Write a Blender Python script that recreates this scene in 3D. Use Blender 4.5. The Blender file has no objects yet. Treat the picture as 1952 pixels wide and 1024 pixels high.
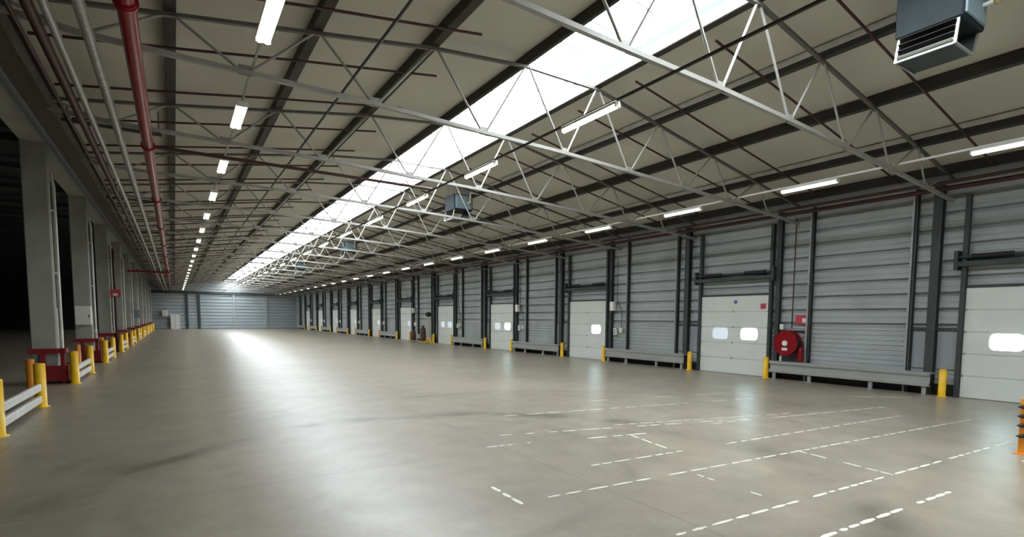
import bpy, math, random
from mathutils import Vector, Matrix
random.seed(7)
C = bpy.context.scene.collection
PI = math.pi

# ------------------------------------------------------------------ helpers
class MB:
    """collects shapes, links them as ONE mesh object"""
    def __init__(s): s.v = []; s.f = []; s.sm = []; s.mi = []; s.m = 0
    def add(s, vs, fs, smooth=False):
        o = len(s.v); s.v += [tuple(v) for v in vs]
        for f in fs: s.f.append(tuple(i + o for i in f)); s.sm.append(smooth); s.mi.append(s.m)
    def box(s, x0, x1, y0, y1, z0, z1, ch=0.0):
        if ch <= 0:
            v = [(x, y, z) for z in (z0, z1) for y in (y0, y1) for x in (x0, x1)]
            s.add(v, [(0,2,3,1),(4,5,7,6),(0,1,5,4),(2,6,7,3),(0,4,6,2),(1,3,7,5)])
        else:       # bevelled box
            c = ch
            vs = []; idx = {}
            for i, x in enumerate((x0, x1)):
                for j, y in enumerate((y0, y1)):
                    for k, z in enumerate((z0, z1)):
                        sx, sy, sz = (1, -1)[i], (1, -1)[j], (1, -1)[k]
                        for a in range(3):
                            p = [x + sx*c, y + sy*c, z + sz*c]; p[a] = (x, y, z)[a]
                            idx[(i, j, k, a)] = len(vs); vs.append(p)
            F = []
            g = lambda i, j, k, a: idx[(i, j, k, a)]
            for i in (0, 1): F.append([g(i,0,0,0), g(i,1,0,0), g(i,1,1,0), g(i,0,1,0)])
            for j in (0, 1): F.append([g(0,j,0,1), g(1,j,0,1), g(1,j,1,1), g(0,j,1,1)])
            for k in (0, 1): F.append([g(0,0,k,2), g(1,0,k,2), g(1,1,k,2), g(0,1,k,2)])
            for j in (0, 1):
                for k in (0, 1): F.append([g(0,j,k,1), g(1,j,k,1), g(1,j,k,2), g(0,j,k,2)])
            for i in (0, 1):
                for k in (0, 1): F.append([g(i,0,k,0), g(i,1,k,0), g(i,1,k,2), g(i,0,k,2)])
            for i in (0, 1):
                for j in (0, 1): F.append([g(i,j,0,0), g(i,j,1,0), g(i,j,1,1), g(i,j,0,1)])
            for i in (0, 1):
                for j in (0, 1):
                    for k in (0, 1): F.append([g(i,j,k,0), g(i,j,k,1), g(i,j,k,2)])
            s.add(vs, F)
    def bar(s, a, b, w, h, up=(0, 0, 1)):
        a = Vector(a); b = Vector(b); d = (b - a).normalized(); u = Vector(up)
        if abs(d.dot(u)) > .99: u = Vector((1, 0, 0))
        r = d.cross(u).normalized(); u = r.cross(d)
        v = []
        for p in (a, b):
            for i, j in ((-1,-1),(1,-1),(1,1),(-1,1)): v.append(p + r*i*w/2 + u*j*h/2)
        s.add(v, [(0,1,2,3),(7,6,5,4),(0,4,5,1),(1,5,6,2),(2,6,7,3),(3,7,4,0)])
    def tube(s, a, b, r, n=10, r2=None, caps=True):
        a = Vector(a); b = Vector(b); d = (b - a).normalized()
        u = Vector((0, 0, 1)) if abs(d.z) < .9 else Vector((1, 0, 0))
        x = d.cross(u).normalized(); y = d.cross(x); r2 = r if r2 is None else r2
        v = []
        for p, q in ((a, r), (b, r2)):
            for i in range(n): t = 2*PI*i/n; v.append(p + x*math.cos(t)*q + y*math.sin(t)*q)
        s.add(v, [(i, (i+1) % n, n+(i+1) % n, n+i) for i in range(n)], True)
        if caps: s.add(v[:n], [tuple(range(n))]); s.add(v[n:], [tuple(range(n))])
    def path(s, pts, r, n=10):
        pts = [Vector(p) for p in pts]
        for i in range(len(pts)-1): s.tube(pts[i], pts[i+1], r, n, caps=(i in (0, len(pts)-2)))
        for p in pts[1:-1]: s.ball(p, r*1.02, 8)
    def ball(s, c, r, n=10, sz=1.0):
        v = []; m = max(4, n//2)
        for j in range(1, m):
            ph = PI*j/m
            for i in range(n): t = 2*PI*i/n; v.append((c[0]+r*math.sin(ph)*math.cos(t), c[1]+r*math.sin(ph)*math.sin(t), c[2]+r*sz*math.cos(ph)))
        v += [(c[0], c[1], c[2]+r*sz), (c[0], c[1], c[2]-r*sz)]
        f = [(j*n+i, j*n+(i+1) % n, (j+1)*n+(i+1) % n, (j+1)*n+i) for j in range(m-2) for i in range(n)]
        T = (m-1)*n
        f += [(T, (i+1) % n, i) for i in range(n)] + [(T+1, (m-2)*n+i, (m-2)*n+(i+1) % n) for i in range(n)]
        s.add(v, f, True)
    def lathe(s, c, prof, n=20):      # prof: (r, z)
        v = []
        for r, z in prof:
            for i in range(n): t = 2*PI*i/n; v.append((c[0]+r*math.cos(t), c[1]+r*math.sin(t), c[2]+z))
        f = [(j*n+i, j*n+(i+1) % n, (j+1)*n+(i+1) % n, (j+1)*n+i) for j in range(len(prof)-1) for i in range(n)]
        s.add(v, f, True)
        s.add(v[:n], [tuple(range(n))[::-1]]); s.add(v[-n:], [tuple(range(n))])
    def extr(s, prof, y0, y1, axis='y', closed=True):   # profile (x,z) pushed along y ; or (y,z) along x
        n = len(prof); v = []
        for q in (y0, y1):
            for a, b in prof: v.append((a, q, b) if axis == 'y' else (q, a, b))
        m = n if closed else n-1
        s.add(v, [(i, (i+1) % n, n+(i+1) % n, n+i) for i in range(m)])
        if closed: s.add(v[:n], [tuple(range(n))[::-1]]); s.add(v[n:], [tuple(range(n))])
    def mesh(s, name, mats):
        me = bpy.data.meshes.new(name); me.from_pydata(s.v, [], s.f)
        for p, sm, mi in zip(me.polygons, s.sm, s.mi): p.use_smooth = sm; p.material_index = mi
        for m in (mats if isinstance(mats, (list, tuple)) else [mats]): me.materials.append(m)
        import bmesh
        bm = bmesh.new(); bm.from_mesh(me); bmesh.ops.recalc_face_normals(bm, faces=bm.faces); bm.to_mesh(me); bm.free()
        return me
    def build(s, name, mats, parent=None, loc=(0, 0, 0)):
        o = bpy.data.objects.new(name, s.mesh(name, mats)); C.objects.link(o); o.location = loc
        if parent: o.parent = parent
        return o

def tag(o, label, cat, group=None, kind=None):
    o['label'] = label; o['category'] = cat
    if group: o['group'] = group
    if kind: o['kind'] = kind
    return o
def thing(name, label, cat, loc=(0, 0, 0), group=None, kind=None, rz=0):
    o = bpy.data.objects.new(name, None); C.objects.link(o); o.location = loc; o.rotation_euler.z = rz
    o.empty_display_size = .2
    return tag(o, label, cat, group, kind)
def dup(root, loc, label=None, group=None):
    r = root.copy(); C.objects.link(r); r.location = loc
    if label: r['label'] = label
    if group: r['group'] = group
    for ch in list(root.children):
        c = ch.copy(); C.objects.link(c); c.parent = r
        for g in list(ch.children):
            d = g.copy(); C.objects.link(d); d.parent = c
    return r
ORD = ['nearest', 'second', 'third', 'fourth', 'fifth', 'sixth', 'seventh', 'eighth', 'ninth', 'tenth', 'eleventh', 'twelfth',
       'thirteenth', 'fourteenth', 'fifteenth', 'sixteenth', 'seventeenth', 'eighteenth', 'nineteenth', 'twentieth']
TENS = ['twenty', 'thirty', 'forty']
def nth(i):
    if i < 20: return ORD[i]
    t, u = divmod(i+1, 10)
    if u == 0: return ['twentieth', 'thirtieth', 'fortieth'][t-2]
    return TENS[t-2] + '-' + ['first', 'second', 'third', 'fourth', 'fifth', 'sixth', 'seventh', 'eighth', 'ninth'][u-1]

# ------------------------------------------------------------------ materials
def mat(name, col, rough=.6, metal=0., spec=.5, noise=0., nscale=4., bump=0., emis=None, estr=0.):
    m = bpy.data.materials.new(name); m.use_nodes = True
    nt = m.node_tree; N = nt.nodes; L = nt.links; b = N['Principled BSDF']
    b.inputs['Base Color'].default_value = (*col, 1); b.inputs['Roughness'].default_value = rough
    b.inputs['Metallic'].default_value = metal; b.inputs['Specular IOR Level'].default_value = spec
    tc = N.new('ShaderNodeTexCoord')
    nz = N.new('ShaderNodeTexNoise'); nz.inputs['Scale'].default_value = nscale; nz.inputs['Detail'].default_value = 5
    L.new(tc.outputs['Object'], nz.inputs['Vector'])
    cr = N.new('ShaderNodeMapRange'); cr.inputs['From Min'].default_value = .3; cr.inputs['From Max'].default_value = .7
    cr.inputs['To Min'].default_value = 1-noise; cr.inputs['To Max'].default_value = 1+noise
    L.new(nz.outputs['Fac'], cr.inputs['Value'])
    mx = N.new('ShaderNodeVectorMath'); mx.operation = 'SCALE'; mx.inputs[0].default_value = col
    L.new(cr.outputs['Result'], mx.inputs['Scale']); L.new(mx.outputs['Vector'], b.inputs['Base Color'])
    if bump:
        bp = N.new('ShaderNodeBump'); bp.inputs['Strength'].default_value = bump; bp.inputs['Distance'].default_value = .02
        L.new(nz.outputs['Fac'], bp.inputs['Height']); L.new(bp.outputs['Normal'], b.inputs['Normal'])
    if emis: b.inputs['Emission Color'].default_value = (*emis, 1); b.inputs['Emission Strength'].default_value = estr
    return m
M = {}
M['clad'] = mat('wall_cladding_grey', (.42, .45, .455), .5, .1, noise=.14, nscale=.7)
M['farclad'] = mat('far_cladding_blue_grey', (.42, .47, .50), .4, .1, noise=.06, nscale=.4)
M['lowpanel'] = mat('low_wall_panel_grey', (.33, .355, .37), .5, .1, noise=.08, nscale=1)
M['postd'] = mat('dark_post_steel', (.055, .065, .065), .55, .2, noise=.15)
M['postl'] = mat('galvanised_post_steel', (.42, .44, .43), .45, .4, noise=.1)
M['steel'] = mat('truss_steel_light', (.33, .325, .295), .45, .1, noise=.08)
M['chord'] = mat('top_chord_dark_steel', (.13, .125, .11), .5, .1)
M['bright'] = mat('bright_white_trunking', (.85, .85, .82), .4)
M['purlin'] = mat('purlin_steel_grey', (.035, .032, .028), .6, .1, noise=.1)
M['purlin_lit'] = mat('purlin_painted_lit_side', (.60, .59, .56), .5, .1, noise=.1)  # pale copy of the purlin steel for sides the rooflight catches
M['roof'] = mat('roof_underside', (.55, .53, .445), .7, 0, noise=.06, nscale=.5)
M['concrete'] = mat('column_concrete', (.42, .425, .375), .85, 0, noise=.1, nscale=2.5, bump=.15)
M['yellow'] = mat('bollard_yellow', (.95, .56, .015), .4, 0, noise=.1)
M['orange'] = mat('guard_orange', (.75, .27, .02), .45, 0, noise=.12, nscale=6)
M['white'] = mat('rail_white', (.78, .78, .74), .45, 0, noise=.06)
M['door'] = mat('door_panel_white', (.74, .77, .72), .5, 0, noise=.05, nscale=1.2)
M['cab'] = mat('cabinet_white', (.88, .87, .81), .5, 0, noise=.04)
M['red'] = mat('pipe_red', (.27, .008, .014), .25, 0, .3, noise=.02)
M['redd'] = mat('pipe_dark_red', (.055, .013, .012), .5, 0, noise=.1)
M['redg'] = mat('guard_red', (.32, .015, .02), .5, 0, noise=.2)
M['galv'] = mat('galvanised_pipe', (.46, .47, .45), .35, .4, noise=.05)
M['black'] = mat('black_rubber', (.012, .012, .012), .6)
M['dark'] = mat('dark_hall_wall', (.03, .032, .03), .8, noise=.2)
M['heater'] = mat('heater_blue_grey', (.030, .038, .042), .6, 0, .12, noise=.08)
M['heaterl'] = mat('heater_light_blue', (.22, .31, .35), .4, .1, noise=.08)
M['chrome'] = mat('bright_metal', (.62, .62, .58), .25, .8)
M['brass'] = mat('brass_fitting', (.55, .42, .2), .4, .5)
M['blue'] = mat('blue_mark', (.08, .14, .40), .5)
M['pink'] = mat('red_notice', (.55, .05, .08), .5)
M['gutter'] = mat('gutter_brown', (.11, .085, .07), .7, noise=.15)
M['brown'] = mat('brown_sacking', (.10, .055, .035), .8, noise=.3)
M['beige'] = mat('pale_timber', (.52, .42, .30), .7, noise=.15)
M['girder'] = mat('girder_concrete', (.44, .45, .40), .85, 0, noise=.1, nscale=2)
def emit(name, col, s):
    m = bpy.data.materials.new(name); m.use_nodes = True; N = m.node_tree.nodes; b = N['Principled BSDF']
    b.inputs['Base Color'].default_value = (.8, .8, .8, 1); b.inputs['Emission Color'].default_value = (*col, 1)
    b.inputs['Emission Strength'].default_value = s
    return m
M['tube'] = emit('lamp_tube', (1., .94, .76), 2)
M['tubew'] = emit('eave_lamp_tube', (1., .95, .85), 1.5)
M['tubeh'] = mat('lamp_housing', (.75, .75, .7), .4)
M['pane'] = emit('daylit_door_pane', (.66, .93, 1.), 3.2)
M['paned'] = emit('dim_door_pane', (.62, .86, 1.), .2)
# skylight: white diffusing sheet lit by the sky; faint panel tone
def skylight_mat():
    m = bpy.data.materials.new('rooflight_sheet'); m.use_nodes = True; nt = m.node_tree; N = nt.nodes; L = nt.links
    b = N['Principled BSDF']; b.inputs['Base Color'].default_value = (.85, .88, .9, 1); b.inputs['Roughness'].default_value = .75
    tc = N.new('ShaderNodeTexCoord'); nz = N.new('ShaderNodeTexNoise'); nz.inputs['Scale'].default_value = .5
    L.new(tc.outputs['Object'], nz.inputs['Vector'])
    mr = N.new('ShaderNodeMapRange'); mr.inputs['To Min'].default_value = SKY*.9; mr.inputs['To Max'].default_value = SKY*1.1
    L.new(nz.outputs['Fac'], mr.inputs['Value']); L.new(mr.outputs['Result'], b.inputs['Emission Strength'])
    b.inputs['Emission Color'].default_value = (.90, .96, 1., 1)
    return m
SKY = 6.2
M['sky'] = skylight_mat()

def floor_mat():
    m = bpy.data.materials.new('polished_concrete_floor'); m.use_nodes = True; nt = m.node_tree; N = nt.nodes; L = nt.links
    b = N['Principled BSDF']; tc = N.new('ShaderNodeTexCoord')
    def noise(s, d=6, r=.55, vec=None):
        n = N.new('ShaderNodeTexNoise'); n.inputs['Scale'].default_value = s; n.inputs['Detail'].default_value = d
        n.inputs['Roughness'].default_value = r; L.new(vec or tc.outputs['Object'], n.inputs['Vector']); return n.outputs['Fac']
    def rng(v, a, b_, c, d):
        n = N.new('ShaderNodeMapRange'); n.inputs['From Min'].default_value = a; n.inputs['From Max'].default_value = b_
        n.inputs['To Min'].default_value = c; n.inputs['To Max'].default_value = d; L.new(v, n.inputs['Value']); return n.outputs['Result']
    def mul(a, c):
        n = N.new('ShaderNodeMath'); n.operation = 'MULTIPLY'; L.new(a, n.inputs[0])
        if isinstance(c, float): n.inputs[1].default_value = c
        else: L.new(c, n.inputs[1])
        return n.outputs[0]
    n1 = rng(noise(.35), 0, 1, .66, 1.34); n2 = rng(noise(2.2), 0, 1, .72, 1.28); n3 = rng(noise(14, 4), 0, 1, .86, 1.14)
    v = mul(mul(n1, n2), n3)
    # tyre arcs swept by trucks turning between the columns and the hall: rings about a few points
    sep = N.new('ShaderNodeSeparateXYZ'); L.new(tc.outputs['Object'], sep.inputs[0])
    for (cx, cy, r0, w, dk) in ((3.2, 5.8, 4.35, .34, .5), (2.6, 7.0, 3.1, .10, .80), (4.3, 6.6, 5.95, .12, .72), (5.4, 5.6, 6.9, .22, .75), (7, 12, 8.4, .25, .93)):
        cv = N.new('ShaderNodeVectorMath'); cv.operation = 'DISTANCE'
        fl = N.new('ShaderNodeVectorMath'); fl.operation = 'MULTIPLY'; fl.inputs[1].default_value = (1, 1, 0)
        L.new(tc.outputs['Object'], fl.inputs[0]); L.new(fl.outputs[0], cv.inputs[0]); cv.inputs[1].default_value = (cx, cy, 0)
        wob = noise(.5, 2); ad = N.new('ShaderNodeMath'); ad.operation = 'ADD'; L.new(cv.outputs['Value'], ad.inputs[0]); L.new(rng(wob, 0, 1, -.3, .3), ad.inputs[1])
        sb = N.new('ShaderNodeMath'); sb.operation = 'SUBTRACT'; L.new(ad.outputs[0], sb.inputs[0]); sb.inputs[1].default_value = r0
        ab = N.new('ShaderNodeMath'); ab.operation = 'ABSOLUTE'; L.new(sb.outputs[0], ab.inputs[0])
        band = rng(ab.outputs[0], w*.2, w*1.4, 1., 0.)
        band = mul(band, rng(noise(1.1, 3), .42, .62, 0., 1.))
        v = mul(v, rng(band, 0, 1, 1., dk))
    # fine contraction joints every 6 m
    for ax, st, of in (('Y', 8.1, 1.3), ('X', 6.4, 2.2)):
        a = N.new('ShaderNodeMath'); a.operation = 'PINGPONG'; L.new(sep.outputs[ax], a.inputs[0]); a.inputs[1].default_value = st/2
        ofs = N.new('ShaderNodeMath'); ofs.operation = 'ADD'; L.new(sep.outputs[ax], ofs.inputs[0]); ofs.inputs[1].default_value = of; L.new(ofs.outputs[0], a.inputs[0])
        v = mul(v, rng(a.outputs[0], .004, .02, .72, 1.))
    sc = N.new('ShaderNodeVectorMath'); sc.operation = 'SCALE'; L.new(v, sc.inputs['Scale'])
    mixc = N.new('ShaderNodeMix'); mixc.data_type = 'RGBA'; mixc.inputs[6].default_value = (*FLOORA, 1); mixc.inputs[7].default_value = (*FLOORB, 1)
    L.new(rng(noise(.22, 3), .2, .8, 0, 1), mixc.inputs[0]); L.new(mixc.outputs[2], sc.inputs[0])
    L.new(sc.outputs['Vector'], b.inputs['Base Color'])
    L.new(rng(noise(2.3, 4), 0, 1, .26, .40), b.inputs['Roughness'])
    b.inputs['Specular IOR Level'].default_value = .75
    bp = N.new('ShaderNodeBump'); bp.inputs['Strength'].default_value = .05; bp.inputs['Distance'].default_value = .01
    L.new(noise(5, 3), bp.inputs['Height']); L.new(bp.outputs['Normal'], b.inputs['Normal'])
    return m
FLOORA = (.265, .236, .18); FLOORB = (.315, .28, .218)
M['floor'] = floor_mat()

# ------------------------------------------------------------------ dimensions (metres)
W = 17.28; YB = -14.0; YF = 95.0; BAY = 8.1; ST = 4.05; T1 = 5.69; NB = 11
Xb = [-1.0, 1.09, 3.21, 5.48, 7.59, 9.59, 11.62, 13.6, 15.5]
Zb = [5.93, 5.90, 5.866, 5.784, 5.723, 5.62, 5.498, 5.37, 5.23]
Xt = [-1.95, .10, 2.23, 4.40, 6.545, 8.53, 10.615, 12.76, 14.9, 16.85]
Zt = [6.22, 6.52, 6.848, 7.18, 7.378, 7.358, 6.949, 6.52, 6.10, 5.73]
def roofz(x):
    for i in range(len(Xt)-1):
        if x <= Xt[i+1] or i == len(Xt)-2:
            return Zt[i] + (Zt[i+1]-Zt[i])*(x-Xt[i])/(Xt[i+1]-Xt[i]) + .24

# ------------------------------------------------------------------ shell
b = MB(); b.box(-24, W+.3, YB, YF+.3, -.2, 0)
tag(b.build('floor', M['floor']), 'worn polished concrete warehouse floor with tyre marks and reflections', 'floor', kind='structure')

# right wall: horizontal liner trays, profile pushed along the hall
b = MB(); prof = [(W+.25, 0), (W+.25, 6.4)]
pts = []; z = 0.0
while z < 6.3:
    h = .14 if z < 1.75 else .42
    z2 = min(z+h, 6.4)
    if h < .2: pts += [(W+.025, z), (W, z+.02), (W, z2-.05), (W+.025, z2-.035)]
    else: pts += [(W+.12, z), (W+.12, z+.07), (W, z+.10), (W, z+.20), (W+.012, z+.21), (W+.012, z+.24), (W, z+.25), (W, z2-.02), (W+.12, z2)]
    z = z2
b.extr([(W+.25, 0)] + pts + [(W+.25, 6.4)], YB, YF)
tag(b.build('wall_right', M['clad']), 'grey ribbed steel cladding wall holding the row of dock doors', 'wall', kind='structure')
# far wall
b = MB(); pts = []; z = 0
while z < 7.7:
    z2 = min(z+.5, 7.9); pts += [(YF+.12, z), (YF+.12, z+.05), (YF, z+.09), (YF, z2-.03), (YF+.12, z2)]; z = z2
b.extr([(YF+.25, 0)] + pts + [(YF+.25, 7.9)], -3.6, W+.3, axis='x')
tag(b.build('wall_far', M['farclad']), 'blue-grey ribbed cladding wall closing the far end of the hall', 'wall', kind='structure')
b = MB(); b.box(-24, W+.3, YB-.2, YB, 0, 8.2)
tag(b.build('wall_back', M['clad']), 'cladding wall behind the viewpoint', 'wall', kind='structure')
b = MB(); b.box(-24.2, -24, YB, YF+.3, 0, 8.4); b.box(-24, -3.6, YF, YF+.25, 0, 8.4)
tag(b.build('wall_left', M['dark']), 'unlit dark wall of the neighbouring hall on the left', 'wall', kind='structure')

# roof : left slope, right slope, hall extension
def slab(x0, z0, x1, z1, t=.12):
    b.add([(x0, YB, z0), (x1, YB, z1), (x1, YF+.3, z1), (x0, YF+.3, z0), (x0, YB, z0+t), (x1, YB, z1+t), (x1, YF+.3, z1+t), (x0, YF+.3, z0+t)],
          [(0,1,2,3),(4,7,6,5),(0,4,5,1),(1,5,6,2),(2,6,7,3),(3,7,4,0)])
b = MB()
for i in range(len(Xt)-1):
    if i == 4: continue
    x0, x1 = Xt[i], Xt[i+1]
    slab(x0, Zt[i]+.24, x1 if i < len(Xt)-2 else W+.3, Zt[i+1]+.24 if i < len(Xt)-2 else Zt[-1]+.24-.2*(W+.3-Xt[-1]))
b.m = 1
slab(-2.62, 7.35, -1.95, 6.46)
slab(-24, 7.75, -2.62, 7.75)
y = -10.
while y < YF:                       # dark hall: roof ribs
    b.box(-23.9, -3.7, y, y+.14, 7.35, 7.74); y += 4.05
tag(b.build('ceiling', [M['roof'], M['dark']]), 'grey-green underside of the pitched metal roof', 'ceiling', kind='structure')

# rooflight: barrel vault between the two ridge purlins
xa, xc_ = Xt[4]+.06, Xt[5]-.06; zc = Zt[4]+.2
b = MB(); n = 12; vs = []
for i in range(n+1):
    t = PI*i/n; vs.append((xa+(xc_-xa)*(1-math.cos(t))/2, zc+.16+.42*math.sin(t)))
prof = [(xa, zc)] + vs + [(xc_, zc)]
outer = [(x+(x-(xa+xc_)/2)*.03, z+.03) for x, z in prof]
b.extr(prof + outer[::-1], YB, YF)
win = tag(b.build('window_1', M['sky']), 'long white barrel-vaulted rooflight running along the ridge', 'rooflight', kind='structure')
b = MB(); y = YB+.5
while y < YF:
    for i in range(n):
        b.bar((vs[i][0], y, vs[i][1]-.02), (vs[i+1][0], y, vs[i+1][1]-.02), .03, .04, up=(0, 1, 0))
    y += 1.0125
b.build('glazing_bars', M['steel'], win)
b = MB()
for x in (xa, xc_): b.box(x-.05, x+.05, YB, YF, zc+.02, zc+.14)
b.build('kerb', M['postd'], win)
b = MB(); b.add([(xa-.1, YF, zc-.3), (xc_+.1, YF, zc-.3)] + [(x, YF, z) for x, z in vs[::-1]], [tuple(range(2+len(vs)))])
b.build('end_panel', M['clad'], win)

# ------------------------------------------------------------------ purlins (run the whole hall)
pl = ['roof purlin at the foot of the left slope above the gutter', 'dark roof purlin just right of the big red pipe',
      'dark roof purlin directly above the left row of lamps', 'thick dark roof purlin next left of the rooflight',
      'roof purlin under the left edge of the white rooflight', 'roof purlin with painted-in lit side under the right edge of the white rooflight',
      'roof purlin the grey heaters hang from, first down the right slope', 'dark roof purlin halfway down the right slope',
      'roof purlin with painted-in lit side low on the right slope above the lamp row', 'roof purlin at the right eave above the cladding']
for i, (x, z) in enumerate(zip(Xt, Zt)):
    b = MB(); w = .15 if i != 4 else .07
    b.box(x-w/2+.004, x+w/2, YB, YF, z+.015, z+.03); b.box(x-w/2+.004, x+w/2, YB, YF, z+.215, z+.23); b.box(x+w/2-.012, x+w/2, YB, YF, z+.03, z+.06)
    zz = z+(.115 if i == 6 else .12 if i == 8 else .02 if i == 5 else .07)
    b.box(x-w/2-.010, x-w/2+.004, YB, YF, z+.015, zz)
    b.m = 1; b.box(x-w/2-.05 if i in (5, 8) else x-w/2-.03 if i == 6 else x-w/2-.012, x-w/2+.004, YB, YF, zz, z+.23)  # rooflight on the purlin side painted as a pale strip over dark steel
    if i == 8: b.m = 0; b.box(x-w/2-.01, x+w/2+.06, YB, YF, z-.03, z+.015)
    tag(b.build('roof_purlin', [M['purlin'], M['purlin'] if i not in (5, 6, 8) else M['purlin_lit']]), pl[i], 'beam', 'purlins running the length of the roof')

# ------------------------------------------------------------------ trusses
def make_truss():
    t = thing('roof_truss', '', 'truss', (0, 0, 0), 'steel trusses spanning the hall')
    b = MB()
    P = list(zip(Xt, Zt)); 
    for i in range(len(P)-1): b.bar((P[i][0], 0, P[i][1]-.03), (P[i+1][0], 0, P[i+1][1]-.03), .07, .055)
    b.bar((Xt[-1], 0, Zt[-1]-.03), (W-.02, 0, Zt[-1]-.12), .07, .055)
    b.build('top_chord', M['chord'], t)
    b = MB(); Q = [(-1.95, 6.02)] + list(zip(Xb, Zb)) + [(W-.1, 5.1)]
    for i in range(len(Q)-1): b.bar((Q[i][0], 0, Q[i][1]), (Q[i+1][0], 0, Q[i+1][1]), .08, .07)
    b.build('bottom_chord', M['steel'], t)
    for i in range(len(Xb)):
        for k in (i, i+1):
            b = MB(); b.tube((Xb[i]+(.04 if k > i else -.04), 0, Zb[i]), (Xt[k]+(.05 if k == i else -.05), 0, Zt[k]-.03), .023, 8)
            b.build('web_member', M['steel'], t)
    for x, z in zip(Xb[1:], Zb[1:]):
        b = MB(); b.box(x-.10, x+.10, -.012, .012, z-.05, z+.11); b.build('gusset_plate', M['steel'], t)
    return t
tr = make_truss(); ntr = 22
for k in range(ntr):
    loc = (0, T1+k*ST, 0)
    lab = ('%s steel roof truss counted from the camera end of the hall' % nth(k))
    if k == 0: tr.location = loc; tr['label'] = lab
    else: dup(tr, loc, lab)

# sprinkler branches under both slopes
b = MB(); P = [(x, roofz(x)-.32) for x in (-1.7, .1, 2.23, 4.9)]
for i in range(3): b.tube((P[i][0], 0, P[i][1]), (P[i+1][0], 0, P[i+1][1]), .024, 8)
sl = b.mesh('sprinkler_branch', M['redd'])
b = MB(); P = [(x, roofz(x)-.30) for x in (8.8, 10.6, 12.76, 14.9, 16.7)]
for i in range(4): b.tube((P[i][0], 0, P[i][1]), (P[i+1][0], 0, P[i+1][1]), .024, 8)
sr = b.mesh('sprinkler_branch', M['redd'])
for side, me, nm in (('left', sl, 'left'), ('right', sr, 'right')):
    for k in range(2 if side == 'left' else 0, 44):
        o = bpy.data.objects.new('sprinkler_branch', me); C.objects.link(o); o.location = (0, 4.75+k*ST/2 - (.04 if k % 2 else 0), 0)
        tag(o, '%s thin dark red sprinkler branch from the camera under the %s roof slope' % (nth(k-2 if side == 'left' else k), nm), 'pipe', 'sprinkler branches under the %s slope' % nm)

# ------------------------------------------------------------------ lamps
def lamp(name, label, group, L_, wd, tubes, m, cat='ceiling lamp'):
    t = thing(name, label, cat, (0, 0, 0), group)
    b = MB(); b.box(-wd/2, wd/2, -L_/2, L_/2, .035, .085, .008)
    b.box(-wd/2, wd/2, -L_/2-.01, -L_/2+.02, -.02, .05); b.box(-wd/2, wd/2, L_/2-.02, L_/2+.01, -.02, .05)
    b.build('lamp_housing', M['tubeh'], t)
    for i in range(tubes):
        x = 0 if tubes == 1 else (-wd/4, wd/4)[i]
        b = MB(); b.tube((x, -L_/2+.02, .005), (x, L_/2-.02, .005), wd*.2 if tubes > 1 else wd*.38, 10); b.build('lamp_tube', m, t)
    return t
def row(x, z, y0, n, L_, wd, tubes, m, desc, group):
    r = lamp('fluorescent_lamp', '', group, L_, wd, tubes, m)
    for k in range(n):
        lab = '%s lamp from the camera in %s' % (nth(k), desc)
        if k == 0: r.location = (x, y0, z); r['label'] = lab
        else: dup(r, (x, y0+k*ST, z), lab)
def trunk(x, z, y0, y1, w, m, label):
    b = MB(); b.box(x-w/2, x+w/2, y0, y1, z, z+w*.9)
    tag(b.build('lamp_trunking', m), label, 'trunking', 'cable trunking above the lamp rows')
row(1.19, 5.87, 7.8, 22, 1.36, .20, 2, M['tube'], 'the left row of twin-tube lamps', 'left lamp row')
trunk(1.19, 5.955, 5.0, YF-.1, .035, M['steel'], 'thin pale trunking carrying the left lamp row')
row(6.45, 5.585, 7.6, 21, 1.5, .11, 1, M['tube'], 'the middle row right of the rooflight', 'middle lamp row')
trunk(6.45, 5.672, 2.0, YF-.1, .04, M['purlin'], 'thin dark trunking carrying the middle lamp row')
row(13.97, 5.42, 3.65, 22, 1.45, .12, 1, M['tubew'], 'the row along the right eave', 'eave lamp row')
trunk(13.97, 5.505, .5, YF-.1, .045, M['bright'], 'pale trunking carrying the lamp row along the right eave')
b = MB(); b.tube((2.62, 2, 5.93), (2.62, YF-.2, 5.93), .022, 8)
tag(b.build('conduit', M['postd']), 'thin dark conduit between the left lamp row and the rooflight', 'pipe')

# ------------------------------------------------------------------ long pipes on the left
def longpipe(name, x, z, r, m, label, y1=YF-.3, coup=None, ribs=False, y0=YB+.2):
    t = thing(name, label, 'pipe', (0, 0, 0))
    b = MB()
    if ribs:
        y = y0
        n = 14; v = []; ys = []
        while y < y1:
            ys.append((y, r)); ys.append((y+.09, r)); ys.append((y+.105, r*1.07)); ys.append((y+.135, r*1.07)); y += .15
            if y > 55: break
        ys += [(y, r), (y1, r)]
        for yy, rr in ys:
            for i in range(n): a = 2*PI*i/n; v.append((x+rr*math.cos(a), yy, z+rr*math.sin(a)))
        b.add(v, [(j*n+i, j*n+(i+1) % n, (j+1)*n+(i+1) % n, (j+1)*n+i) for j in range(len(ys)-1) for i in range(n)], True)
    else: b.tube((x, y0, z), (x, y1, z), r, 16)
    b.build('pipe', m, t)
    if coup:
        y = coup
        while y < y1:
            b = MB(); b.tube((x, y-.07, z), (x, y+.07, z), r*1.18, 16); b.tube((x, y-.03, z), (x, y+.03, z), r*1.28, 16)
            b.build('coupling', m, t); y += 6.25
    return t
longpipe('sprinkler_main', -.36, 5.67, .105, M['red'], 'big glossy red sprinkler main hanging at the left', coup=7.9)
longpipe('air_duct', -.835, 5.7, .066, M['galv'], 'ribbed galvanised spiral duct left of the big red pipe', ribs=True)
longpipe('grey_pipe', -1.19, 5.7, .052, M['galv'], 'smooth pale grey pipe left of the ribbed duct')
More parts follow.
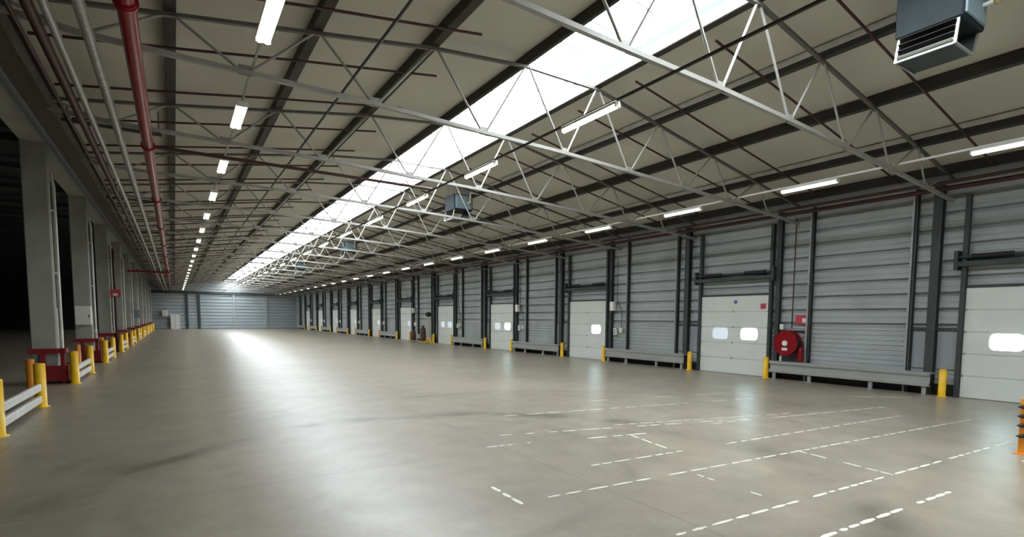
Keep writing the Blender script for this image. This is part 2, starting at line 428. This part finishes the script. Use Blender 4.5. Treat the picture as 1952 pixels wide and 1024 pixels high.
longpipe('dark_red_pipe', -1.345, 5.66, .065, M['redd'], 'dark red pipe tight against the smooth pale grey pipe')
longpipe('thin_red_pipe', -1.56, 5.7, .03, M['redd'], 'thin dark red pipe nearest the brown gutter')
b = MB(); b.tube((-.253, 14.2, 5.67), (6.3, 14.2, 5.63), .04, 12)
tag(b.build('cross_pipe', M['redd']), 'dark red pipe crossing the hall from the big red main', 'pipe')
b = MB(); b.tube((-3.0, 51.5, 5.48), (-.2, 51.5, 5.48), .08, 12)
tag(b.build('pipe_support', M['redg']), 'far red cross beam carrying the long left pipes', 'beam')
for k in range(10):
    b = MB(); y = T1+BAY+k*BAY
    b.box(-1.75, -.1, y-.03, y+.03, 5.8, 5.86); b.tube((-1.65, y, 5.86), (-1.65, y, 6.1), .012, 6); b.tube((-.15, y, 5.86), (-.15, y, 6.3), .012, 6)
    tag(b.build('pipe_hanger', M['postd']), '%s steel hanger bar from the camera above the long left pipes' % nth(k), 'bracket', 'hanger bars over the left pipes')
# gutter + concrete girder
b = MB(); b.extr([(-2.35, 6.9), (-2.3, 6.1), (-1.9, 6.02), (-1.86, 6.2), (-1.95, 6.46)], YB, YF)
tag(b.build('valley_gutter', M['gutter']), 'brown valley gutter between the steel roof and the concrete girder', 'gutter')
b = MB(); b.box(-3.53, -2.95, YB, YF-.02, 6.9, 7.6, .03)
tag(b.build('concrete_girder', M['girder']), 'long grey concrete girder resting on the left column row', 'girder')
# red mains + pipe on the right eave
longpipe('eave_red_pipe', 16.75, 5.36, .06, M['redd'], 'dark red pipe along the top of the right wall', y0=.5)
longpipe('eave_upper_pipe', 16.45, 5.46, .035, M['redd'], 'thinner red pipe beside the eave pipe on the right', y0=.5)

# ------------------------------------------------------------------ concrete columns
def column():
    t = thing('concrete_column', '', 'column', (0, 0, 0), 'concrete columns on the left')
    b = MB(); b.box(-.29, .29, 0, .5, 0, 6.92, .025); b.build('shaft', M['concrete'], t)
    b = MB(); b.path([(.40, .08, .12), (.40, .08, 5.7), (.33, .2, 6.1)], .04, 10)
    for z in (1.3, 3.2, 5.0): b.box(.29, .42, .04, .12, z, z+.05)
    b.build('downpipe', M['white'], t)
    b = MB(); b.box(.28, .31, .3, .42, 2.2, 5.9); b.build('cable_duct', M['postd'], t)
    return t
def guard():
    t = thing('column_guard', '', 'guard', (0, 0, 0), 'red guards round the column feet')
    b = MB(); b.box(-.34, .50, -.05, .05, .88, 1.02, .01); b.box(.40, .50, -.05, .45, .88, 1.02, .01); b.build('top_bar', M['redg'], t)
    for x in (-.02, .42):
        b = MB(); b.box(x-.05, x+.05, -.05, .05, 0, 1.02); b.build('post', M['redg'], t)
    b = MB(); b.box(.02, .5, -.06, .0, .06, .52, .01); b.box(.48, .54, -.05, .55, .06, .52); b.build('kick_plate', M['redg'], t)
    b = MB(); b.box(-.08, .56, -.1, .6, 0, .02); b.build('foot_plate', M['black'], t)
    return t
c0 = column(); g0 = guard()
for k in range(10):
    y = 20.3+k*BAY
    lab = 'grey concrete column with white downpipe, %s from the camera in the left row' % nth(k)
    glab = 'dark red steel guard at the foot of the %s left concrete column' % nth(k)
    if k == 0: c0.location = (-3.24, y, 0); c0['label'] = lab; g0.location = (-3.24, y-.12, 0); g0['label'] = glab
    elif y < YF-1:
        dup(c0, (-3.24, y, 0), lab); dup(g0, (-3.24, y-.12, 0), glab)
# boxes on columns
def wallbox(name, label, x0, x1, y0, y1, z0, z1, m=M['cab'], cat='cabinet', group=None, kind=None):
    t = thing(name, label, cat, ((x0+x1)/2, (y0+y1)/2, z0), group)
    cx, cy = (x0+x1)/2, (y0+y1)/2
    b = MB(); b.box(x0-cx, x1-cx, y0-cy, y1-cy, 0, z1-z0, .006); b.build('case', m, t)
    return t
t = wallbox('electrical_cabinet', 'white electrical cabinet on the second concrete column of the left row', -3.46, -2.93, 28.0, 28.295, 1.6, 2.37)
b = MB(); b.box(-.24, .24, -.162, -.148, .03, .74); d_ = b.build('door', M['cab'], t)
b = MB(); b.box(.18, .21, -.18, -.16, .3, .42); b.build('handle', M['black'], d_)
t = wallbox('distribution_box', 'small pale distribution box far along the left column row', -3.2, -2.75, 60.5, 60.79, 1.75, 2.5, M['heaterl'])
b = MB(); b.box(-.19, .19, -.16, -.146, .05, .7); b.build('door', M['heaterl'], t)
t = thing('hydrant_riser', 'dark red riser pipe with a red sign on the left column row', 'pipe', (-2.72, 36.2, 0))
b = MB(); b.tube((0, 0, 0), (0, 0, 5.6), .06, 12); b.build('pipe', M['redd'], t)
b = MB(); b.box(-.2, .26, -.08, -.065, 3.0, 3.4); sp = b.build('sign_plate', M['pink'], t)
b = MB(); b.box(-.08, .14, -.09, -.079, 3.06, 3.2); b.build('sign_symbol', M['white'], sp)

# ------------------------------------------------------------------ left bollards and rails
def bollard_mesh(r, h, m):
    b = MB(); b.lathe((0, 0, 0), [(r*1.45, 0), (r*1.45, .015), (r, .02), (r, h-.03), (r*.93, h-.008), (r*.8, h)], 18)
    return b.mesh('bollard', m)
bm_ = bollard_mesh(.105, .95, M['yellow'])
for k in range(10):
    ya, yb = 11.75+k*BAY, 15.15+k*BAY
    for j, y in enumerate((ya, yb)):
        o = bpy.data.objects.new('bollard', bm_); C.objects.link(o); o.location = (-2.52, y, 0)
        tag(o, 'yellow bollard at the %s end of the %s white rail pair on the left' % (('near', 'far')[j], nth(k)), 'bollard', 'yellow bollards on the left')
    t = thing('barrier_rail', '%s pair of white barrier rails between yellow bollards on the left' % nth(k), 'barrier', (-2.52, ya, 0), 'white rails between left bollards')
    for z in (.10, .36):
        b = MB(); b.box(-.04, .04, .108, yb-ya-.108, z, z+.15, .012); b.build('rail', M['white'], t)
for k in range(9):
    o = bpy.data.objects.new('bollard', bollard_mesh(.09, .85, M['orange']) if k == 0 else c_orange); C.objects.link(o)
    c_orange = o.data; o.location = (-3.22, 18.3+k*BAY, 0)
    tag(o, 'orange bollard before the foot of the %s left concrete column' % nth(k), 'bollard', 'orange bollards at the column feet')

# ------------------------------------------------------------------ right wall: doors
def make_door(idx, panes):
    y0 = 5.29+idx*BAY           # left jamb as seen (far side); door runs to y0-2.75
    t = thing('door_%d' % (idx+1), 'white sectional dock door, %s from the camera in the right wall' % nth(idx), 'door', (W, y0, 0), 'sectional dock doors', kind='structure')
    w = 2.75; H = 2.84
    b = MB(); n = 5; h = H/n
    for i in range(n):
        b.extr([(-.03, i*h+.006), (-.085, i*h+.014), (-.085, (i+1)*h-.014), (-.03, (i+1)*h-.006)], -w, 0)
    b.box(-.06, .0, -w, 0, 0, H)
    b.build('door_leaf', M['door'], t)
    for j, (a, m) in enumerate(panes):
        if m is None: continue
        b = MB(); r = .13; zc_ = 1.47; hh = .21; ww = .33; cyy = -a
        pts = []
        for q, (sy, sz) in enumerate(((1, 1), (-1, 1), (-1, -1), (1, -1))):
            for i in range(5):
                an = q*PI/2 + i*PI/8
                pts.append((cyy+sy*(ww-r)+r*math.cos(an), zc_+sz*(hh-r)+r*math.sin(an)))
        big = [((p[0]-cyy)*1.09+cyy, (p[1]-zc_)*1.13+zc_) for p in pts]
        n_ = len(pts)
        v = [(-.098, *p) for p in big] + [(-.098, *p) for p in pts] + [(-.08, *p) for p in big]
        b.add(v, [(i, (i+1) % n_, n_+(i+1) % n_, n_+i) for i in range(n_)] + [(i, (i+1) % n_, 2*n_+(i+1) % n_, 2*n_+i) for i in range(n_)])
        f = b.build('pane_frame', M['cab'], t)
        b = MB(); b.add([(-.092, *p) for p in pts], [tuple(range(n_))]); b.build('pane', m, f)
    b = MB()                                    # vertical tracks and jamb angles running up past the lintel
    for y in (.06, -w-.06): b.box(-.16, -.02, y-.05, y+.05, 0, 5.2); 
    b.build('door_track', M['postd'], t)
    b = MB(); b.box(-.1, -.02, -w-.02, .02, H, H+.06); b.box(-.28, -.02, -w-.18, .18, 3.38, 3.5); b.tube((-.2, -w-.22, 3.62), (-.2, .22, 3.62), .035, 10)
    b.box(-.3, -.02, -w-.24, -w-.16, 3.3, 3.78); b.box(-.3, -.02, .16, .24, 3.3, 3.78)
    b.build('lift_shaft', M['postd'], t)
    b = MB(); b.tube((-.2, -w+.1, 3.62), (-.2, -w+.9, 3.62), .065, 12); b.tube((-.2, -.9, 3.62), (-.2, -.1, 3.62), .065, 12); b.build('torsion_spring', M['black'], t)
    for z in (.57, 1.14, 1.70, 2.27):
        b = MB()
        for y in (-.03, -w/2, -w+.03): b.box(-.098, -.08, y-.025, y+.025, z-.03, z+.03)
        b.build('hinge', M['postl'], t)
    return t
P1, P2 = .86, 2.04
E = M['pane']; D = M['paned']
door_panes = [[(P1, E), (P2, E)], [(P1, D), (P2, E)], [(P1, None), (P2, E)], [(P1, D), (P2, E)], [(P1, D), (P2, D)], [(P1, None), (P2, D)]] + [[(P1, None), (P2, D)]]*5
for i in range(NB): make_door(i, door_panes[i])
# marks on the second door
b = MB(); b.tube((W-.094, 11.93, 2.62), (W-.088, 11.93, 2.62), .07, 16)
tag(b.build('round_sticker', M['blue']), 'round blue sticker near the top of the second dock door', 'sticker')
for y_, z_, m_, nm in ((10.85, 2.45, 'pink', 'small red notice at the top right of the second dock door'), (10.98, 1.85, 'white', 'small white notice beside the right pane of the second dock door')):
    b = MB(); b.box(W-.094, W-.086, y_-.1, y_+.1, z_-.09, z_+.09); tag(b.build('notice', M[m_]), nm, 'notice')

# ------------------------------------------------------------------ right wall posts
def ipost(w, d, dark, light):
    b = MB(); b.box(-d, -d+.02, -w/2, w/2, 0, 5.55); b.box(-d, 0, -.01, .01, 0, 5.55); b.box(-.02, 0, -w/2, w/2, 0, 5.55)
    if light:
        b.m = 1; b.box(-d-.004, -d+.01, w/2-.05, w/2+.005, 0, 5.55)
    return b.mesh('wall_post', [M['postd'], M['postl']])
PM = {'wide': ipost(.20, .20, 1, 0), 'flange': ipost(.12, .14, 1, 1), 'edge': ipost(.14, .16, 1, 0)}
for k in range(NB):
    yb = k*BAY
    for dy, kind, nm in ((5.97, 'wide', 'wide dark steel wall post, second left of the %s dock door'), (6.50, 'flange', 'light-edged slim wall post, third left of the %s dock door'),
                         (9.27, 'flange', 'light-edged slim wall post between hose bay and wide panel, left of the %s dock door'), (10.32, 'edge', 'dark steel wall post at the right jamb of the dock door after the %s')):
        y = dy+yb
        if y > YF-.5: continue
        o = bpy.data.objects.new('wall_post', PM[kind]); C.objects.link(o); o.location = (W, y, 0)
        tag(o, nm % nth(k), 'post', 'steel posts on the right wall')
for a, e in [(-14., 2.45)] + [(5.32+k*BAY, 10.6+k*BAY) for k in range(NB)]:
    b = MB(); b.box(W-.022, W-.001, a, min(e, YF-.02), 0, .30)  # black strip added to darken the gap under the guard rails
    tag(b.build('dark_strip_right', M['black']), 'black strip darkening the gap at the foot of the right wall between dock doors', 'dark_strip', kind='structure')
# low panels between door and slim post, with rails
for k in range(NB):
    yb = k*BAY
    if yb+6.5 > YF: continue
    t = thing('wall_panel', 'smooth low wall panel just left of the %s dock door' % nth(k), 'panel', (W, yb+5.42, 0), 'smooth panels beside the dock doors')
    for a, c in ((.0, .44), (.66, 1.0)):
        b = MB(); b.box(-.035, -.004, a, c, .7, 1.70, .006); b.build('lower_sheet', M['lowpanel'], t)
    b = MB(); b.box(-.06, -.002, 0, 1.02, 1.72, 1.80); b.build('mid_rail', M['postd'], t)
# guard rails
def rail(y0, y1, label):
    t = thing('dock_guard_rail', label, 'guard rail', (W-.38, y0, 0), 'low steel guard rails along the right wall'); L_ = y1-y0
    b = MB(); prof = [(0, .22), (-.05, .24), (-.05, .31), (.02, .36), (.02, .48), (-.05, .53), (-.05, .60), (0, .62), (.03, .62), (.03, .22)]
    b.extr([(x, z) for x, z in prof], 0, L_); b.build('beam', M['galv'], t)
    b = MB(); b.box(.03, .3, 0, L_, .56, .60); b.build('top_ledge', M['galv'], t)
    for f in (.03, .32, .71, .97):
        b = MB(); b.box(.03, .09, L_*f-.05, L_*f+.05, 0, .58); b.box(-.06, .1, L_*f-.09, L_*f+.09, 0, .015); b.build('leg', M['galv'], t)
    return t
r0 = rail(5.85, 10.35, 'low galvanised guard rail between the two nearest dock doors')
for k in range(1, NB-1): dup(r0, (W-.38, 5.85+k*BAY, 0), 'low galvanised guard rail left of the %s dock door' % nth(k))
dup(r0, (W-.38, 5.85+10*BAY, 0), 'low galvanised guard rail beyond the farthest dock door')
# right bollards
bl = bollard_mesh(.085, .72, M['yellow'])
for k in range(NB):
    for j, y in enumerate((5.58+k*BAY, 10.62+(k-1)*BAY-.12)):
        if y < 4: continue
        o = bpy.data.objects.new('bollard', bl); C.objects.link(o); o.location = (W-.35, y, 0)
        tag(o, 'short yellow bollard at the %s jamb of the %s dock door' % (('left', 'right')[j], nth(k)), 'bollard', 'yellow bollards at the dock doors')

# ------------------------------------------------------------------ wall equipment
# hose reel bay
t = thing('fire_hose_reel', 'round red fire hose reel beside the second dock door', 'hose reel', (W-.3, 9.83, 1.22))
b = MB(); b.tube((.14, 0, 0), (.18, 0, 0), .40, 32); b.tube((-.12, 0, 0), (-.08, 0, 0), .40, 32); b.build('disc', M['red'], t)
b = MB()
for i in range(24):
    a0 = 2*PI*i/24; a1 = 2*PI*(i+1)/24
    for xx in (-.04, .03, .10):
        b.tube((xx, .34*math.cos(a0), .34*math.sin(a0)), (xx, .34*math.cos(a1), .34*math.sin(a1)), .032, 8, caps=False)
b.build('hose', M['black'], t)
b = MB(); b.tube((-.15, 0, 0), (-.12, 0, 0), .09, 16); hb = b.build('hub', M['white'], t)
b = MB(); b.box(-.13, -.122, -.08, .10, -.24, -.15); b.build('label_plate', M['white'], hb)
b = MB(); b.box(.18, .29, -.04, .04, -.38, .3); b.build('bracket', M['redd'], t)
t = thing('fire_extinguisher', 'slim red fire extinguisher standing under the hose reel', 'extinguisher', (W-.22, 9.42, .62))
b = MB(); b.lathe((0, 0, 0), [(.075, 0), (.085, .02), (.085, .40), (.06, .46), (.03, .49)], 16); b.build('cylinder', M['red'], t)
b = MB(); b.tube((0, 0, .49), (0, 0, .54), .025, 8); b.box(-.08, .02, -.012, .012, .53, .56); b.build('valve', M['black'], t)
b = MB(); b.path([(-.02, .02, .52), (-.1, .08, .4), (-.09, .1, .1)], .012, 6); b.build('hose', M['black'], t)
t = thing('fire_sign', 'red fire equipment sign above the red hose reel', 'sign', (W-.06, 9.52, 1.84))
b = MB(); b.box(0, .012, -.2, .2, 0, .3); b.build('plate', M['pink'], t)
b = MB(); b.box(-.004, 0, -.14, -.02, .06, .2); b.build('flame_symbol', M['white'], t)
t = wallbox('white_notice_board', 'white notice strip high above the red fire sign', W-.05, W-.03, 9.38, 9.78, 2.86, 3.08, M['lowpanel'], 'notice')
t = wallbox('alarm_sounder', 'small white round-topped alarm box between second door and hose reel', W-.12, W-.03, 10.1, 10.22, 1.66, 1.84, M['cab'], 'alarm')
t = wallbox('push_button_box', 'tiny pale push button box below the alarm box by the second door', W-.10, W-.03, 10.12, 10.2, .60, .76, M['cab'], 'switch')
b = MB(); b.tube((W-.06, 9.83, 1.7), (W-.06, 9.83, 5.3), .018, 8); b.tube((W-.06, 9.42, 1.62), (W-.06, 10.2, 1.62), .025, 8)
tag(b.build('feed_pipe', M['redd']), 'thin dark red pipe dropping to the fire hose reel', 'pipe')
b = MB(); b.box(W-.10, W-.09, 9.55, 10.1, .62, .76); b.box(W-.09, W-.02, 9.5, 10.12, .62, .8)
tag(b.build('dark_control_panel', M['postd']), 'dark control panel below the fire hose reel', 'panel')
# third-door bay and beyond
def controls(k, big):
    y = 17.9+(k-2)*BAY if False else 9.8+k*BAY
    t = thing('door_control', 'white door control box right of the %s dock door' % nth(k+1), 'switch', (W-.12, y+.2, 1.25), 'door control boxes')
    b = MB(); b.box(-.05, .06, -.09, .09, 0, .3, .01); b.build('case', M['cab'], t)
    b = MB(); b.tube((-.07, 0, .2), (-.05, 0, .2), .03, 10); b.tube((-.07, 0, .1), (-.05, 0, .1), .03, 10); b.build('buttons', M['redd'], t)
    t = thing('junction_box', 'small white junction box beside the control box right of the %s dock door' % nth(k+1), 'switch', (W-.12, y-.15, 1.35), 'junction boxes')
    b = MB(); b.box(-.04, .06, -.07, .07, 0, .22, .01); b.build('case', M['cab'], t)
    b = MB(); b.path([(.05, 0, .22), (.05, 0, 1.0), (.05, .3, 1.5), (.05, .3, 3.4)], .012, 6); b.build('cable', M['black'], t)
    if big:
        t = thing('motor_unit', 'white door motor housing high right of the %s dock door' % nth(k+1), 'motor', (W-.16, y+.35, 2.35), 'door motor housings')
        b = MB(); b.box(-.09, .1, -.13, .13, 0, .42, .02); b.build('case', M['cab'], t)
        b = MB(); b.tube((0, 0, -.1), (0, 0, 0), .05, 10); b.build('shaft', M['black'], t)
for k in range(1, NB-1): controls(k, k in (1, 2, 4))

# clutter between the fifth and sixth door
t = thing('pedestal_lamp', 'tall pale stand with a round black head between the fifth and sixth dock doors', 'work lamp', (16.2, 37.25, 0))
b = MB(); b.tube((0, 0, .04), (0, 0, 1.95), .06, 12); b.build('pole', M['beige'], t)
b = MB(); b.ball((0, 0, 2.2), .25, 18, .72); b.build('lamp_head', M['black'], t)
b = MB()
for a in (0, PI/2, PI, 3*PI/2): b.bar((0, 0, .5), (.38*math.cos(a), .38*math.sin(a), .03), .06, .06)
b.build('foot', M['yellow'], t)
for (x, y, h, lab) in ((16.35, 38.7, 1.2, 'tall dark brown sack on a pallet by the sixth dock door'), (16.3, 40.6, .9, 'shorter dark brown sack on a pallet by the sixth dock door')):
    t = thing('sack_stack', lab, 'sack', (x, y, 0))
    b = MB(); b.lathe((0, 0, .14), [(.18, 0), (.22, .1), (.23, h*.5), (.19, h*.8), (.09, h-.1), (.11, h)], 14); b.build('sack', M['brown'], t)
    b = MB()
    for s in (-.28, 0, .28): b.box(-.38, .38, s-.05, s+.05, 0, .1)
    for s in (-.3, -.1, .1, .3): b.box(s-.07, s+.07, -.38, .38, .1, .14)
    b.build('pallet', M['beige'], t)

# far end: cabinets and posts on the end wall
for x, w, h, lab, m in ((.05, 1.2, 2.0, 'white tall cabinet against the far wall at the left', 'cab'), (-1.2, .7, 2.6, 'narrow pale box on the far wall left of the cabinet', 'cab')):
    t = thing('far_cabinet', lab, 'cabinet', (x, YF-.5, 0), 'cabinets at the far wall')
    z0 = 0 if w > 1 else 1.9
    b = MB(); b.box(-w/2, w/2, -.3, .45, z0, h+.2, .02); b.build('case', M[m], t)
    b = MB(); b.box(-.01, .01, -.31, -.3, z0+.1, h+.1); b.build('door_gap', M['black'], t)
for x, w, lab in ((1.6, .35, 'first slim post from the left on the far wall'), (3.2, .35, 'dark post on the far wall left of its brightest panel'), (8.0, .25, 'thin post in the middle of the far wall'), (12.7, .25, 'right-hand thin post on the far wall')):
    b = MB(); b.box(x-w/2, x+w/2, YF-.25, YF-.02, 0, min(5.4, roofz(x)-.3)); tag(b.build('end_wall_post', M['postd'] if w > .3 else M['postl']), lab, 'post', 'posts on the far wall')
b = MB(); b.box(-2.9, W-.2, YF-.3, YF-.05, 5.35, 5.75)
tag(b.build('end_wall_beam', M['postd']), 'dark horizontal beam across the far wall', 'beam')

# ------------------------------------------------------------------ unit heaters
def heater():
    t = thing('unit_heater', '', 'heater', (0, 0, 0), 'heaters hung under the right roof slope')
    b = MB(); b.box(-.42, .42, -.42, .42, .0, .62, .02); b.build('casing', M['heater'], t)
    b = MB(); b.box(-.36, .36, -.455, -.42, .05, .58, .01); b.build('end_cover', M['heaterl'], t)
    b = MB()        # tapered outlet below the casing
    top = [(-.38, -.38, 0), (.38, -.38, 0), (.38, .38, 0), (-.38, .38, 0)]
    bot = [(-.46, -.36, -.36), (.2, -.36, -.36), (.2, .36, -.36), (-.46, .36, -.36)]
    b.add(top+bot, [(1,2,6,5),(4,5,6,7)]); hood = b.build('outlet_hood', M['postd'], t)
    for i in range(4):
        z = -.04-.095*i; x = -.39-.02*i
        b = MB(); b.bar((x, -.35, z), (x, .35, z), .11, .014, up=(.45, 0, 1)); b.build('louvre_blade', M['black'] if i < 3 else M['chrome'], hood)
    b = MB()
    for y in (-.37, .37): b.bar((-.38, y, 0), (-.47, y, -.38), .035, .03); b.bar((.2, y, -.37), (-.47, y, -.37), .03, .03); b.bar((.34, y, -.02), (.2, y, -.37), .03, .03)
    b.bar((-.47, -.37, -.37), (-.47, .37, -.37), .03, .03); b.build('frame', M['chrome'], t)
    b = MB()
    for x in (-.3, .3):
        for y in (-.35, .35): b.tube((x, y, .6), (x, y, 1.0), .012, 6)
    b.build('hanger_rod', M['steel'], t)
    b = MB(); b.path([(.2, -.45, .3), (.2, -.62, .3), (.2, -.62, .68), (.9, -.62, .66)], .03, 8); gp = b.build('gas_pipe', M['white'], t)
    b = MB(); b.ball((.2, -.62, .3), .055, 10); b.tube((.2, -.66, .42), (.2, -.58, .42), .05, 10); b.build('gas_valve', M['brass'], gp)
    return t
h0 = heater(); H = (9.98, 3.62, 6.32)
names = ['blue-grey unit heater with louvres hanging closest, at the top right', 'second unit heater, small and pale, in the middle of the right roof slope',
         'third unit heater, tiny, beyond the two nearer heaters', 'fourth unit heater, farthest of the four, near the end of the hall']
for k in range(4):
    loc = (H[0], H[1]+k*16.2, H[2])
    if k == 0: h0.location = loc; h0['label'] = names[0]
    else: dup(h0, loc, names[k])

# ------------------------------------------------------------------ orange guard post at the right edge
t = thing('rack_guard', 'orange steel guard post with black studs at the right edge', 'guard', (10.78, 2.42, 0))
b = MB(); b.box(-.12, .16, -.12, .12, 0, .84, .01); b.build('post', M['orange'], t)
for z in (.28, .44, .58, .72):
    b = MB(); b.tube((-.12, .05, z), (-.17, .08, z), .032, 12); b.tube((-.17, .08, z), (-.22, .12, z), .032, 12, r2=.006); b.build('stud', M['black'], t)
b = MB(); b.box(-.16, .2, -.16, .16, 0, .012); b.build('foot_plate', M['orange'], t)

# ------------------------------------------------------------------ worn white floor lines
M['line'] = mat('worn_white_paint', (.80, .78, .68), .5, 0, noise=.12, nscale=9)
def dashes(pts, w, label, keep=.8, dl=.20, seed=0):
    rnd = random.Random(seed); b = MB()
    a = Vector(pts[0]); c = Vector(pts[1]); L_ = (c-a).length; d = (c-a)/L_; nrm = Vector((-d.y, d.x)); s = 0
    while s < L_:
        l = dl*rnd.uniform(.5, 1.6); g = dl*rnd.uniform(.1, .5)
        if rnd.random() < keep:
            n = 8; v = []
            for i in range(n):
                t_ = i/(n-1); q = a + d*(s+l*t_); ww = w/2*(.55+.45*math.sin(PI*t_))*rnd.uniform(.75, 1.1)
                v.append((q+nrm*ww, q-nrm*ww))
            vs_ = [(p.x, p.y, .002) for p, _ in v] + [(p.x, p.y, .002) for _, p in v[::-1]]
            b.add(vs_, [tuple(range(len(vs_)))])
        s += l+g
    tag(b.build('floor_line', M['line']), label, 'floor marking', 'worn white lines on the floor')
dashes([(3.85, 3.2), (11.6, 2.86)], .045, 'long bright broken white floor line, lowest but one at right', .97, .2, 1)
dashes([(4.95, 2.46), (7.5, 2.36)], .055, 'short broken white floor line closest to the bottom edge', .85, .16, 2)
dashes([(3.45, 4.66), (13.6, 3.95)], .04, 'second long broken white floor line up from the bottom right', .95, .22, 3)
dashes([(4.7, 5.38), (12.6, 4.9)], .04, 'third long broken white floor line from the bottom right', .9, .22, 4)
dashes([(5.75, 6.66), (6.55, 6.5)], .06, 'short white floor stroke with a bend in the middle of the floor', 1, .3, 5)
dashes([(6.55, 6.5), (6.4, 5.75)], .05, 'short white stroke running off the bent floor mark', .9, .2, 6)
dashes([(4.6, 7.6), (9.6, 6.35)], .05, 'faint broken floor line above the bent floor mark', .8, .25, 7)
dashes([(5.6, 9.1), (12.2, 7.95)], .05, 'farthest faint long floor line in the middle of the hall', .85, .4, 8)
dashes([(8.6, 6.4), (13.6, 5.6)], .045, 'faint broken floor line below the right guard rail', .75, .3, 9)
dashes([(7.95, 4.38), (7.78, 3.05)], .045, 'cross stroke joining the two long lines at lower right', .95, .16, 10)
dashes([(3.1, 5.3), (3.09, 4.72)], .06, 'small isolated white stroke left of the long floor lines', 1, .2, 11)
dashes([(14.8, 6.85), (15.6, 6.25)], .10, 'short white floor stroke before the right guard rail', 1, .6, 12)
dashes([(5.6, 4.35), (5.55, 3.2)], .04, 'very faint cross stroke between the two lowest long lines', .7, .14, 13)
dashes([(10.1, 2.34), (10.7, 2.32)], .06, 'white floor stroke at the foot of the orange guard', 1, .3, 14)
dashes([(6.9, 7.25), (10.8, 6.3)], .04, 'faint long floor line just beyond the bent floor mark', .85, .25, 16)
dashes([(7.4, 9.9), (12.5, 8.9)], .05, 'dimmest long floor line, beyond all the others', .7, .4, 17)
dashes([(4.0, 7.0), (4.75, 6.9)], .05, 'tiny white floor flecks left of the bent floor mark', .8, .12, 15)

# ------------------------------------------------------------------ world, light, camera
w = bpy.data.worlds.new('World'); bpy.context.scene.world = w; w.use_nodes = True
w.node_tree.nodes['Background'].inputs[0].default_value = (.55, .6, .65, 1); w.node_tree.nodes['Background'].inputs[1].default_value = .3

f, yaw, pit, rol, cy = 1008.8177, .5666, .0737, .0061, 680.3236
fw = Vector((math.sin(yaw)*math.cos(pit), math.cos(yaw)*math.cos(pit), -math.sin(pit)))
r = Vector((math.cos(yaw), -math.sin(yaw), 0)); u = r.cross(fw)
r2 = r*math.cos(rol)+u*math.sin(rol); u2 = -r*math.sin(rol)+u*math.cos(rol)
cd = bpy.data.cameras.new('camera'); cam = bpy.data.objects.new('camera', cd); C.objects.link(cam)
Mx = Matrix((r2, u2, -fw)).transposed().to_4x4(); Mx.translation = Vector((0, 0, 2.0)); cam.matrix_world = Mx
cd.sensor_width = 36; cd.sensor_fit = 'HORIZONTAL'; cd.lens = 36*f/1952; cd.shift_y = (cy-512)/1952; cd.clip_start = .05; cd.clip_end = 400
S = bpy.context.scene; S.camera = cam
S.view_settings.view_transform = 'Standard'; S.view_settings.look = 'None'; S.view_settings.gamma = 1; S.view_settings.exposure = 1.25
S.view_settings.use_curve_mapping = False
